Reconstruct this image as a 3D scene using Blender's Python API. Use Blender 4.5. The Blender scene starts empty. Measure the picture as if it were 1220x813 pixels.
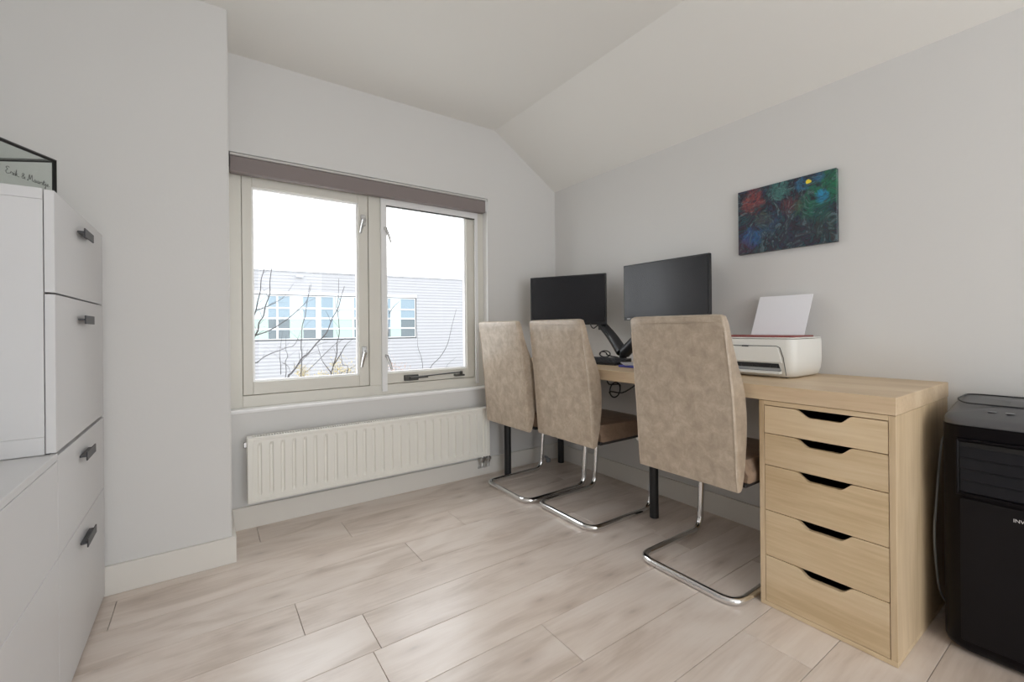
import bpy, bmesh, math, random
from mathutils import Vector, Matrix
random.seed(7)
sc = bpy.context.scene
COL = sc.collection
# ------------------------------------------------------------------ camera
F_PX, CX, CY = 526.286, 608.77, 390.82
YAW, PITCH, ROLL = 0.6067, 0.0008, 0.0097
CAM = Vector((-2.0978, -2.45, 0.94))
fw = Vector((math.sin(YAW), math.cos(YAW), 0)); rt = Vector((math.cos(YAW), -math.sin(YAW), 0)); up = Vector((0, 0, 1))
fw2 = fw*math.cos(PITCH) + up*math.sin(PITCH); up2 = -fw*math.sin(PITCH) + up*math.cos(PITCH)
Rr = rt*math.cos(ROLL) - up2*math.sin(ROLL); Ur = rt*math.sin(ROLL) + up2*math.cos(ROLL)
cd = bpy.data.cameras.new('camera'); cam = bpy.data.objects.new('camera', cd); COL.objects.link(cam)
cd.sensor_width = 36; cd.lens = F_PX/1220*36
cd.shift_x = (610-CX)/1220; cd.shift_y = (CY-406.5)/1220
cd.clip_start = .02; cd.clip_end = 300
M = Matrix((Rr, Ur, -fw2)).transposed().to_4x4(); M.translation = CAM
cam.matrix_world = M
sc.camera = cam
# ------------------------------------------------------------------ world (bright overcast sky), portals, added fill lamp, exposure
w = bpy.data.worlds.new('overcast_sky'); sc.world = w; w.use_nodes = True
bg = w.node_tree.nodes['Background']; bg.inputs[0].default_value = (0.93, 0.965, 1.0, 1); bg.inputs[1].default_value = 4.7
sc.view_settings.view_transform = 'Standard'; sc.view_settings.look = 'None'
sc.view_settings.gamma = 1; sc.view_settings.exposure = 0.0
sc.cycles.max_bounces = 12; sc.cycles.diffuse_bounces = 8; sc.cycles.transparent_max_bounces = 24
sc.view_settings.exposure = 0.0; sc.view_settings.use_curve_mapping = False
def area(name, loc, rot, sx, sy, power, col=(1, 1, 1), portal=False, shape='RECTANGLE'):
    l = bpy.data.lights.new(name, 'AREA'); l.shape = shape; l.size = sx; l.size_y = sy; l.energy = power; l.color = col
    o = bpy.data.objects.new(name, l); COL.objects.link(o); o.location = loc; o.rotation_euler = rot
    if portal: l.cycles.is_portal = True
    return o
area('window_portal', (-1.29, 0.31, 1.17), (-math.pi/2, 0, 0), 1.42, 1.22, 1, portal=True)
area('added_window_portal', (-1.5, -4.66, 1.04), (math.pi/2, 0, 0), 1.9, 2.02, 1, portal=True)  # portal for the window added in the rear wall
FILL_LAMP = (-2.35, -3.85)
l = bpy.data.lights.new('added_uplight', 'SPOT'); l.energy = 36; l.color = (1.0, .985, .965); l.shadow_soft_size = .10; l.spot_size = math.radians(150); l.spot_blend = 1  # unseen spot added to brighten ceiling and walls
lo = bpy.data.objects.new('added_uplight', l); COL.objects.link(lo); lo.location = (FILL_LAMP[0], FILL_LAMP[1], 1.70); lo.rotation_euler = (math.pi, 0, 0)

# ------------------------------------------------------------------ materials
def mat(name, col, rough=.5, metal=0, spec=.5, bump=None, bscale=60, coat=0, sheen=0, var=None, vscale=3, emis=None):
    m = bpy.data.materials.new(name); m.use_nodes = True; nt = m.node_tree; b = nt.nodes['Principled BSDF']
    b.inputs['Base Color'].default_value = (*col, 1); b.inputs['Roughness'].default_value = rough
    b.inputs['Metallic'].default_value = metal; b.inputs['Specular IOR Level'].default_value = spec
    b.inputs['Coat Weight'].default_value = coat
    if emis: b.inputs['Emission Color'].default_value = (*col, 1); b.inputs['Emission Strength'].default_value = emis
    tc = nt.nodes.new('ShaderNodeTexCoord')
    if bump:
        n = nt.nodes.new('ShaderNodeTexNoise'); n.inputs['Scale'].default_value = bscale; n.inputs['Detail'].default_value = 4
        nt.links.new(tc.outputs['Object'], n.inputs['Vector'])
        bp = nt.nodes.new('ShaderNodeBump'); bp.inputs['Strength'].default_value = bump; bp.inputs['Distance'].default_value = .002
        nt.links.new(n.outputs[0], bp.inputs['Height']); nt.links.new(bp.outputs[0], b.inputs['Normal'])
    if var:
        n = nt.nodes.new('ShaderNodeTexNoise'); n.inputs['Scale'].default_value = vscale; n.inputs['Detail'].default_value = 3
        nt.links.new(tc.outputs['Object'], n.inputs['Vector'])
        r = nt.nodes.new('ShaderNodeValToRGB'); r.color_ramp.elements[0].position = .35; r.color_ramp.elements[1].position = .65
        r.color_ramp.elements[0].color = (*[c*(1-var) for c in col], 1); r.color_ramp.elements[1].color = (*[min(1, c*(1+var)) for c in col], 1)
        nt.links.new(n.outputs[0], r.inputs[0]); nt.links.new(r.outputs[0], b.inputs['Base Color'])
    return m
def ramp(nt, stops, interp='LINEAR'):
    r = nt.nodes.new('ShaderNodeValToRGB'); e = r.color_ramp; e.interpolation = interp
    e.elements[0].position = stops[0][0]; e.elements[0].color = (*stops[0][1], 1)
    e.elements[1].position = stops[-1][0]; e.elements[1].color = (*stops[-1][1], 1)
    for p, c in stops[1:-1]:
        q = e.elements.new(p); q.color = (*c, 1)
    return r
def wood(name, c0, c1, c2, axis, scale=1, rough=.45, knots=False, rnd=True, bump=.05):
    """grain runs along axis (0,1,2) in object space; every object gets its own offset"""
    m = bpy.data.materials.new(name); m.use_nodes = True; nt = m.node_tree; L = nt.links; b = nt.nodes['Principled BSDF']
    b.inputs['Roughness'].default_value = rough
    tc = nt.nodes.new('ShaderNodeTexCoord'); oi = nt.nodes.new('ShaderNodeObjectInfo')
    cmb = nt.nodes.new('ShaderNodeCombineXYZ')
    for i, k in enumerate((17.3, 9.1, 23.7)):
        mm = nt.nodes.new('ShaderNodeMath'); mm.operation = 'MULTIPLY'; mm.inputs[1].default_value = k
        L.new(oi.outputs['Random'], mm.inputs[0]); L.new(mm.outputs[0], cmb.inputs[i])
    ad = nt.nodes.new('ShaderNodeVectorMath'); ad.operation = 'ADD'; L.new(tc.outputs['Object'], ad.inputs[0])
    if rnd: L.new(cmb.outputs[0], ad.inputs[1])
    def mp(along, across):
        s = nt.nodes.new('ShaderNodeMapping'); v = [across]*3; v[axis] = along; s.inputs['Scale'].default_value = v
        L.new(ad.outputs[0], s.inputs['Vector']); return s
    broad = nt.nodes.new('ShaderNodeTexNoise'); broad.inputs['Scale'].default_value = 1; broad.inputs['Detail'].default_value = (5 if knots else 3); broad.inputs['Distortion'].default_value = (1.3 if knots else .6)
    L.new(mp((1.9 if knots else 1.3)*scale, (7.5 if knots else 9)*scale).outputs[0], broad.inputs['Vector'])
    fine = nt.nodes.new('ShaderNodeTexNoise'); fine.inputs['Scale'].default_value = 1; fine.inputs['Detail'].default_value = 6; fine.inputs['Distortion'].default_value = .3
    L.new(mp(7*scale, 110*scale).outputs[0], fine.inputs['Vector'])
    mx = nt.nodes.new('ShaderNodeMath'); mx.operation = 'MULTIPLY_ADD'; mx.inputs[1].default_value = (.22 if knots else .35); L.new(fine.outputs[0], mx.inputs[0])
    m2 = nt.nodes.new('ShaderNodeMath'); m2.operation = 'MULTIPLY'; m2.inputs[1].default_value = (.78 if knots else .65); L.new(broad.outputs[0], m2.inputs[0]); L.new(m2.outputs[0], mx.inputs[2])
    r = ramp(nt, [(.36, c0), (.5, c1), (.64, c2)]); L.new(mx.outputs[0], r.inputs[0])
    out = r.outputs[0]
    if rnd:
        hv = nt.nodes.new('ShaderNodeHueSaturation'); ma = nt.nodes.new('ShaderNodeMath'); ma.operation = 'MULTIPLY_ADD'; ma.inputs[1].default_value = .06; ma.inputs[2].default_value = .97
        L.new(oi.outputs['Random'], ma.inputs[0]); L.new(ma.outputs[0], hv.inputs['Value']); L.new(out, hv.inputs['Color']); out = hv.outputs[0]
    if knots:
        vo = nt.nodes.new('ShaderNodeTexVoronoi'); vo.inputs['Scale'].default_value = 1; vo.voronoi_dimensions = '2D'; L.new(mp(2.1, 5.2).outputs[0], vo.inputs['Vector'])
        kr = ramp(nt, [(.0, (.30, .25, .21)), (.05, (.68, .62, .58)), (.17, (1, 1, 1))]); L.new(vo.outputs['Distance'], kr.inputs[0])
        mul = nt.nodes.new('ShaderNodeMixRGB'); mul.blend_type = 'MULTIPLY'; mul.inputs[0].default_value = .42
        L.new(out, mul.inputs[1]); L.new(kr.outputs[0], mul.inputs[2]); out = mul.outputs[0]
    L.new(out, b.inputs['Base Color'])
    b.inputs['Coat Weight'].default_value = .35 if knots else 0; b.inputs['Coat Roughness'].default_value = .22
    bp = nt.nodes.new('ShaderNodeBump'); bp.inputs['Strength'].default_value = bump; bp.inputs['Distance'].default_value = .001
    L.new(fine.outputs[0], bp.inputs['Height']); L.new(bp.outputs[0], b.inputs['Normal'])
    return m
def leather(name, c0, c1, c2):
    m = bpy.data.materials.new(name); m.use_nodes = True; nt = m.node_tree; L = nt.links; b = nt.nodes['Principled BSDF']
    tc = nt.nodes.new('ShaderNodeTexCoord'); oi = nt.nodes.new('ShaderNodeObjectInfo')
    ad = nt.nodes.new('ShaderNodeVectorMath'); ad.operation = 'ADD'; L.new(tc.outputs['Object'], ad.inputs[0])
    mm = nt.nodes.new('ShaderNodeMath'); mm.operation = 'MULTIPLY'; mm.inputs[1].default_value = 13; L.new(oi.outputs['Random'], mm.inputs[0]); L.new(mm.outputs[0], ad.inputs[1])
    n1 = nt.nodes.new('ShaderNodeTexNoise'); n1.inputs['Scale'].default_value = 22; n1.inputs['Detail'].default_value = 8; n1.inputs['Roughness'].default_value = .70; n1.inputs['Distortion'].default_value = .35
    L.new(ad.outputs[0], n1.inputs['Vector'])
    r = ramp(nt, [(.36, c0), (.52, c1), (.68, c2)]); L.new(n1.outputs[0], r.inputs[0]); L.new(r.outputs[0], b.inputs['Base Color'])
    v = nt.nodes.new('ShaderNodeTexVoronoi'); v.inputs['Scale'].default_value = 420; L.new(ad.outputs[0], v.inputs['Vector'])
    n2 = nt.nodes.new('ShaderNodeTexNoise'); n2.inputs['Scale'].default_value = 14; n2.inputs['Detail'].default_value = 3; L.new(ad.outputs[0], n2.inputs['Vector'])
    bp = nt.nodes.new('ShaderNodeBump'); bp.inputs['Strength'].default_value = .15; bp.inputs['Distance'].default_value = .0006; L.new(v.outputs['Distance'], bp.inputs['Height'])
    b2 = nt.nodes.new('ShaderNodeBump'); b2.inputs['Strength'].default_value = .35; b2.inputs['Distance'].default_value = .006; L.new(n2.outputs[0], b2.inputs['Height']); L.new(bp.outputs[0], b2.inputs['Normal'])
    L.new(b2.outputs[0], b.inputs['Normal']); b.inputs['Roughness'].default_value = .31
    return m
def glassmat(name, tint=(1, 1, 1), refl=1.0):
    m = bpy.data.materials.new(name); m.use_nodes = True; nt = m.node_tree; nt.nodes.clear(); L = nt.links
    o = nt.nodes.new('ShaderNodeOutputMaterial'); t = nt.nodes.new('ShaderNodeBsdfTransparent'); g = nt.nodes.new('ShaderNodeBsdfGlossy')
    t.inputs[0].default_value = (*tint, 1); g.inputs['Roughness'].default_value = .02
    f = nt.nodes.new('ShaderNodeFresnel'); f.inputs[0].default_value = 1.45
    mm = nt.nodes.new('ShaderNodeMath'); mm.operation = 'MULTIPLY'; mm.inputs[1].default_value = refl
    ge = nt.nodes.new('ShaderNodeNewGeometry'); iv = nt.nodes.new('ShaderNodeMath'); iv.operation = 'SUBTRACT'; iv.inputs[0].default_value = 1; L.new(ge.outputs['Backfacing'], iv.inputs[1])
    m0 = nt.nodes.new('ShaderNodeMath'); m0.operation = 'MULTIPLY'; L.new(f.outputs[0], m0.inputs[0]); L.new(iv.outputs[0], m0.inputs[1]); L.new(m0.outputs[0], mm.inputs[0])
    x = nt.nodes.new('ShaderNodeMixShader'); L.new(mm.outputs[0], x.inputs[0]); L.new(t.outputs[0], x.inputs[1]); L.new(g.outputs[0], x.inputs[2]); L.new(x.outputs[0], o.inputs[0])
    return m
WALL = mat('white_painted_plaster', (.695, .688, .677), .75, bump=.12, bscale=90)
CEIL = mat('white_painted_ceiling', (.82, .81, .78), .8, bump=.10, bscale=70)
TRIM = mat('cream_skirting_paint', (.76, .735, .69), .45)
FRAME = mat('cream_window_paint', (.69, .67, .61), .4)
SILL = mat('white_sill_paint', (.90, .90, .90), .2)
ALU = mat('white_aluminium_profile', (.80, .80, .80), .35)
BLIND = mat('mauve_grey_blind_fabric', (.235, .20, .195), .8, bump=.1, bscale=500)
BLINDC = mat('light_blind_rail', (.55, .54, .52), .4)
LATCH = mat('brushed_steel_latch', (.55, .55, .55), .25, 1)
STAY = mat('dull_dark_steel', (.10, .10, .095), .4, .6)
BLK = mat('black_plastic', (.018, .018, .020), .4)
RADM = mat('radiator_enamel', (.83, .815, .76), .35)
CAB = mat('white_cabinet_foil', (.655, .655, .665), .38)
GREY = mat('dark_grey_handle_metal', (.06, .06, .065), .45, .3)
OAK = wood('pale_oak_veneer_across', (.57, .42, .245), (.67, .515, .325), (.73, .58, .39), 1, 1, .5)
OAKV = wood('pale_oak_veneer_upright', (.49, .355, .205), (.59, .445, .28), (.67, .52, .345), 2, 1, .5)
OAKT = wood('pale_oak_desk_top', (.58, .43, .265), (.66, .50, .33), (.72, .57, .39), 1, 1, .42)
FLOORM = wood('greige_oak_laminate', (.60, .505, .435), (.72, .625, .555), (.785, .70, .635), 0, 1, .34, knots=True, bump=.08)
LEA = leather('taupe_marbled_leather', (.375, .300, .228), (.455, .372, .287), (.55, .463, .368))
LEAD = leather('brown_seat_leather', (.20, .135, .095), (.25, .175, .125), (.31, .22, .16))
CHROME = mat('chrome_tube', (.78, .78, .78), .12, 1)
BLEG = mat('black_powder_coat', (.012, .012, .013), .4)
SCREEN = mat('matte_screen', (.010, .010, .013), .26, spec=.5)
PRW = mat('printer_shell_plastic', (.79, .785, .75), .45)
RED = mat('dark_red_plastic', (.27, .055, .05), .4)
PAPER = mat('white_paper', (.86, .86, .90), .7)
ACM = mat('gloss_black_cooler_plastic', (.003, .002, .003), .3, spec=.15)
ACT = mat('charcoal_cooler_top', (.085, .085, .09), .35)
ACS = mat('cooler_slat_plastic', (.009, .009, .012), .4, spec=.25)
PRINT = mat('white_print', (.75, .75, .75), .5)
INK = mat('dark_ink', (.05, .05, .05), .6)
GLASS = glassmat('window_glass', (1, 1, 1), .6)
BOXG = glassmat('display_glass', (.955, .972, .962), 1)
GREYC = mat('grey_cable', (.26, .26, .27), .5)

# ------------------------------------------------------------------ mesh helpers
def bm_box(bm, x0, x1, y0, y1, z0, z1, bev=0, seg=2):
    if x0 > x1: x0, x1 = x1, x0
    if y0 > y1: y0, y1 = y1, y0
    if z0 > z1: z0, z1 = z1, z0
    vs = [bm.verts.new((x, y, z)) for x in (x0, x1) for y in (y0, y1) for z in (z0, z1)]
    fs = [bm.faces.new([vs[i] for i in q]) for q in ((0, 1, 3, 2), (4, 6, 7, 5), (0, 4, 5, 1), (2, 3, 7, 6), (0, 2, 6, 4), (1, 5, 7, 3))]
    if bev:
        es = list({e for f in fs for e in f.edges})
        bmesh.ops.bevel(bm, geom=es, offset=bev, segments=seg, affect='EDGES', profile=.5)
    return bm
def box(x0, x1, y0, y1, z0, z1, bev=0, seg=2):
    return bm_box(bmesh.new(), x0, x1, y0, y1, z0, z1, bev, seg)
def bm_tube(bm, pts, r, n=10, close=False):
    pts = [Vector(p) for p in pts]; N = len(pts); rad = r if isinstance(r, (list, tuple)) else [r]*N
    rings = []; prev = None
    for i, p in enumerate(pts):
        if close: t = pts[(i+1) % N]-pts[i-1]
        else: t = pts[min(i+1, N-1)]-pts[max(i-1, 0)]
        t.normalize()
        if prev is None:
            a = Vector((0, 0, 1)) if abs(t.z) < .9 else Vector((1, 0, 0)); u = t.cross(a).normalized()
        else: u = (prev - t*prev.dot(t)).normalized()
        prev = u; v = t.cross(u)
        rings.append([bm.verts.new(p+(u*math.cos(2*math.pi*k/n)+v*math.sin(2*math.pi*k/n))*rad[i]) for k in range(n)])
    for i in range(N if close else N-1):
        a, b = rings[i], rings[(i+1) % N]
        for k in range(n): bm.faces.new((a[k], a[(k+1) % n], b[(k+1) % n], b[k]))
    if not close:
        bm.faces.new(rings[0][::-1]); bm.faces.new(rings[-1])
    return bm
def tube(pts, r, n=10, close=False): return bm_tube(bmesh.new(), pts, r, n, close)
def fillet(pts, r, seg=6):
    pts = [Vector(p) for p in pts]; out = [pts[0]]
    for i in range(1, len(pts)-1):
        a, b, c = pts[i-1], pts[i], pts[i+1]; d1 = (a-b); d2 = (c-b)
        q = min(r, d1.length*.49, d2.length*.49); s = b+d1.normalized()*q; e = b+d2.normalized()*q
        for k in range(seg+1):
            t = k/seg; out.append(s*(1-t)**2+b*2*t*(1-t)+e*t*t)
    out.append(pts[-1]); return out
def smooth_path(pts, sub=6):
    pts = [Vector(p) for p in pts]; out = []
    for i in range(len(pts)-1):
        p0, p1, p2, p3 = pts[max(i-1, 0)], pts[i], pts[i+1], pts[min(i+2, len(pts)-1)]
        for k in range(sub):
            t = k/sub; out.append(.5*((2*p1)+(p2-p0)*t+(2*p0-5*p1+4*p2-p3)*t*t+(-p0+3*p1-3*p2+p3)*t**3))
    out.append(pts[-1]); return out
def bm_prism(bm, poly, axis, a, b, bev=0, seg=3):
    """poly: 2-D points in the two remaining axes (in xyz order), swept along axis from a to b"""
    def P(u, v, t):
        return {0: (t, u, v), 1: (u, t, v), 2: (u, v, t)}[axis]
    A = [bm.verts.new(P(u, v, a)) for u, v in poly]; B = [bm.verts.new(P(u, v, b)) for u, v in poly]
    fs = [bm.faces.new(A), bm.faces.new(B[::-1])]; n = len(poly)
    for i in range(n): fs.append(bm.faces.new((A[i], B[i], B[(i+1) % n], A[(i+1) % n])))
    bmesh.ops.recalc_face_normals(bm, faces=fs)
    if bev:
        es = [e for f in fs[:2] for e in f.edges]
        bmesh.ops.bevel(bm, geom=es, offset=bev, segments=seg, affect='EDGES', profile=.5)
    return bm
def prism(poly, axis, a, b, bev=0, seg=3): return bm_prism(bmesh.new(), poly, axis, a, b, bev, seg)
def cyl(c, r, h, axis=2, n=20, bev=0):
    poly = [(math.cos(2*math.pi*k/n)*r, math.sin(2*math.pi*k/n)*r) for k in range(n)]
    bm = prism([(p[0]+(c[1] if axis == 0 else c[0]), p[1]+(c[1] if axis == 2 else c[2])) for p in poly], axis, c[axis]-h/2, c[axis]+h/2, bev, 2)
    return bm
def rrect(x0, x1, y0, y1, r, n=6):
    out = []
    for cx, cy, a0 in ((x1-r, y1-r, 0), (x0+r, y1-r, 90), (x0+r, y0+r, 180), (x1-r, y0+r, 270)):
        for k in range(n+1):
            a = math.radians(a0+90*k/n); out.append((cx+r*math.cos(a), cy+r*math.sin(a)))
    return out
def wpos(o):
    p = Vector((0, 0, 0))
    while o: p += o.location; o = o.parent
    return p
def obj(name, bm, m, parent=None, local=False, smooth=False, kind=None, label=None):
    bmesh.ops.recalc_face_normals(bm, faces=bm.faces[:])
    if parent and not local: bmesh.ops.translate(bm, verts=bm.verts, vec=-wpos(parent))
    me = bpy.data.meshes.new(name); bm.to_mesh(me); bm.free(); me.materials.append(m)
    if smooth:
        me.polygons.foreach_set('use_smooth', [True]*len(me.polygons)); me.update()
        try: me.set_sharp_from_angle(angle=math.radians(40))
        except Exception: pass
    o = bpy.data.objects.new(name, me); COL.objects.link(o)
    if parent: o.parent = parent
    if kind: o['kind'] = kind
    if label: o['label'] = label
    return o
def thing(name, label, cat, loc=(0, 0, 0), rz=0, group=None):
    o = bpy.data.objects.new(name, None); COL.objects.link(o); o.location = loc; o.rotation_euler = (0, 0, rz); o.empty_display_size = .1
    o['label'] = label; o['category'] = cat
    if group: o['group'] = group
    return o
def tag(o, label, cat, group=None):
    o['label'] = label; o['category'] = cat
    if group: o['group'] = group
    return o
def setting(name, loc=(0, 0, 0)):
    o = bpy.data.objects.new(name, None); COL.objects.link(o); o.location = loc; o['kind'] = 'structure'; o.empty_display_size = .1; return o
def struct(name, bm, m, smooth=False, label=None): return obj(name, bm, m, None, smooth=smooth, kind='structure', label=label)
# ================================================================== ROOM SHELL
XL, YR = -2.87, -4.5           # left wall face, rear wall face
OX0, OX1, OZ0, OZ1 = -2.012, -.575, .553, 1.785       # window opening
RIDGE_X, RIDGE_Z, EAVE_Z = -.509, 2.247, 1.923
TW = .30
# window wall: pieces around the opening
bm = bmesh.new()
bm_box(bm, XL-TW, OX0, 0, TW, -.2, 2.5); bm_box(bm, OX0, OX1, 0, TW, -.2, OZ0); bm_box(bm, OX0, OX1, 0, TW, OZ1, 2.5); bm_box(bm, OX1, TW, 0, TW, -.2, 2.5)
struct('wall_back', bm, WALL)
struct('wall_right', box(0, TW, YR-TW, 0, -.2, 2.5), WALL)
struct('wall_left', box(XL-TW, XL, YR-TW, 0, -.2, 2.5), WALL)
RX0, RX1, RZ0, RZ1 = -2.45, -.55, .03, 2.05  # opening cut for the added rear window
bm = bmesh.new()
bm_box(bm, XL, RX0, YR-TW, YR, -.2, 2.5); bm_box(bm, RX1, 0, YR-TW, YR, -.2, 2.5); bm_box(bm, RX0, RX1, YR-TW, YR, -.2, RZ0); bm_box(bm, RX0, RX1, YR-TW, YR, RZ1, 2.5)
struct('wall_rear', bm, WALL)
# boxed-out pier left of the window (with a softly rounded corner)
struct('wall_pier', prism([(XL, 0), (XL, -.323), (-2.018, -.323), (-2.013, -.320), (-2.011, -.315), (-2.011, 0)], 2, 0, 2.3), WALL)
# ceiling: flat part and slope falling to the desk wall
struct('ceiling', prism([(XL-TW, RIDGE_Z), (RIDGE_X, RIDGE_Z), (0.0, EAVE_Z), (TW, EAVE_Z-.19), (TW, 2.7), (XL-TW, 2.7)], 1, YR-TW, TW), CEIL)
# skirtings
SK = .105
def skirting(name, x0, x1, y0, y1, h=SK): return struct(name, box(x0, x1, y0, y1, 0, h, .002, 1), TRIM)
skirting('baseboard_back', -1.998, 0, -.014, 0)
skirting('baseboard_right', -.014, 0, YR, -.014)
skirting('baseboard_pier', -2.83, -1.997, -.337, -.323)
skirting('baseboard_pier_side', -2.011, -1.997, -.323, 0)
skirting('baseboard_rear', XL, RX0, YR, YR+.014)
# floor planks, each a part of the floor
fl = setting('floor')
obj('subfloor', box(XL, 0, YR, 0, -.05, -.0105), mat('grey_subfloor', (.16, .13, .11), .9), fl)
joint = {0: -.62, 1: -.275, 2: -1.076, 3: -.10, 4: -.57, 5: -.396, 6: -.42, 7: -1.2277, 8: -.30, 9: -.74}
PL, PWD, G = 1.28, .1915, .0007
for k in range(24):
    y1 = min(-.007-PWD*k+(.2 if False else 0), 0); y0 = max(-.007-PWD*(k+1), YR)
    if y0 >= y1: break
    j = joint.get(k, -random.uniform(.1, 1.2)); x1 = j+PL
    while x1 > XL:
        x0 = x1-PL; a, b = max(x0, XL), min(x1, 0)
        if b-a > .02: obj('plank', box(a+G, b-G, y0+G, y1-G, -.0105, 0, .0009, 1), FLOORM, fl)
        x1 = x0
# ================================================================== WINDOW
FY = .055                                              # room face of the fixed frame
win = setting('window_1', (-1.29, FY, .56))
bm = bmesh.new()
bm_box(bm, OX0, -1.947, FY, FY+.11, OZ0+.012, OZ1, .002, 1)          # left stile
bm_box(bm, -.632, OX1, FY, FY+.11, OZ0+.012, OZ1, .002, 1)           # right stile
bm_box(bm, -1.332, -1.262, FY, FY+.11, .622, 1.70, .002, 1)          # mullion
bm_box(bm, -1.947, -.632, FY, FY+.11, 1.70, OZ1, .002, 1)            # head
bm_box(bm, -1.947, -.632, FY, FY+.11, OZ0+.012, .622, .002, 1)       # bottom rail
obj('window_frame', bm, FRAME, win)
bm = prism([(-.010, OZ0-.004), (-.012, OZ0+.006), (-.006, OZ0+.012), (FY, OZ0+.013), (FY, OZ0-.004)], 0, OX0+.002, OX1-.002)
obj('window_sill', bm, SILL, win)
def sash(x0, x1, z0, z1, gx0, gx1, gz0, gz1, y):
    bm = bmesh.new(); t = .055
    bm_box(bm, x0, gx0, y, y+t, z0, z1, .003, 2); bm_box(bm, gx1, x1, y, y+t, z0, z1, .003, 2)
    bm_box(bm, gx0, gx1, y, y+t, z0, gz0, .003, 2); bm_box(bm, gx0, gx1, y, y+t, gz1, z1, .003, 2)
    s = obj('sash', bm, FRAME, win)
    bm = bmesh.new(); q = .009                       # light glazing bead
    bm_box(bm, gx0, gx0+q, y+.012, y+.03, gz0, gz1); bm_box(bm, gx1-q, gx1, y+.012, y+.03, gz0, gz1)
    bm_box(bm, gx0+q, gx1-q, y+.012, y+.03, gz0, gz0+q); bm_box(bm, gx0+q, gx1-q, y+.012, y+.03, gz1-q, gz1)
    obj('glazing_bead', bm, SILL, s)
    obj('glass', box(gx0+.002, gx1-.002, y+.019, y+.023, gz0+.002, gz1-.002), GLASS, s)
    return s
s1 = sash(-1.945, -1.334, .624, 1.699, -1.902, -1.388, .686, 1.650, FY+.006)
s2 = sash(-1.260, -.634, .624, 1.699, -1.228, -.70, .686, 1.665, FY+.010)
# latches on the left sash stile
def latch(x, z, par, mirror=1, plate=True):
    bm = bmesh.new()
    if plate:
        bm_box(bm, x-.012, x+.014, FY-.004, FY+.007, z-.002, z+.060, .002, 1)
    bm_box(bm, x-.010, x+.012, FY-.022, FY-.002, z+.018, z+.038, .003, 1)
    bm_tube(bm, [(x, FY-.020, z+.028), (x-.014*mirror, FY-.030, z-.012), (x-.024*mirror, FY-.034, z-.052)], [.009, .008, .006], 8)
    return obj('latch', bm, LATCH, par, smooth=True)
latch(-1.362, 1.525, s1); latch(-1.362, .785, s1)
latch(-1.240, 1.49, s2, -1, False); latch(-1.240, .76, s2, -1, False)
# casement stay on the bottom rail of the right sash
bm = bmesh.new()
bm_box(bm, -1.13, -1.04, FY-.004, FY+.010, .634, .668, .003, 1)
bm_box(bm, -1.10, -.985, FY-.020, FY-.002, .646, .656, .002, 1)
bm_tube(bm, [(-1.09, FY-.012, .652), (-.90, FY-.016, .661), (-.755, FY-.012, .664)], .0045, 8)
bm_box(bm, -.80, -.735, FY-.022, FY+.010, .640, .651, .002, 1)
bm_box(bm, -.765, -.748, FY-.018, FY-.006, .648, .672, .002, 1)
obj('window_stay', bm, STAY, win)
# white guide rails of the insect screen on the right half
bm = bmesh.new()
bm_box(bm, -1.266, -1.236, FY-.016, FY-.001, .585, 1.70, .001, 1); bm_box(bm, -.648, -.628, FY-.016, FY-.001, .585, 1.70, .001, 1)
bm_box(bm, -1.236, -.648, FY-.016, FY-.001, 1.655, 1.70, .001, 1)
obj('screen_rail', bm, ALU, win)
obj('screen_seal', box(-1.236, -.648, FY-.012, FY-.002, 1.649, 1.655), BLK, win)
struct('reveal_glow_strip', box(OX1-.004, OX1-.0005, .001, FY-.001, OZ0+.014, 1.765), SILL)  # white strip added on the right reveal, standing in for its bright glow
# rolled-up blind
bl = thing('roller_blind', 'rolled-up mauve grey blind cassette along the top of the window', 'blind', (-1.29, .02, 1.70))
obj('blind_fabric', box(-1.995, -.592, -.004, .040, 1.690, 1.768, .006, 2), BLIND, bl)
obj('head_rail', box(-1.995, -.592, -.008, .045, 1.768, 1.780, .002, 1), BLINDC, bl)
obj('end_bracket', box(-2.007, -1.997, -.002, .042, 1.712, 1.780, .002, 1), BLK, bl)
obj('end_bracket', box(-.590, -.582, -.002, .042, 1.700, 1.780, .002, 1), ALU, bl)
# unseen window added behind the camera to let in more sky light
w2 = setting('added_rear_window', (-1.5, -4.55, .03))
bm = bmesh.new()
bm_box(bm, RX0, RX0+.06, -4.62, -4.55, RZ0, RZ1); bm_box(bm, RX1-.06, RX1, -4.62, -4.55, RZ0, RZ1)
bm_box(bm, -1.53, -1.47, -4.62, -4.55, RZ0+.06, RZ1-.06)
bm_box(bm, RX0+.06, RX1-.06, -4.62, -4.55, RZ0, RZ0+.06); bm_box(bm, RX0+.06, RX1-.06, -4.62, -4.55, RZ1-.06, RZ1)
obj('window_frame', bm, FRAME, w2)
obj('glass', box(RX0+.05, RX1-.05, -4.588, -4.584, RZ0+.05, RZ1-.05), GLASS, w2)
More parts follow.
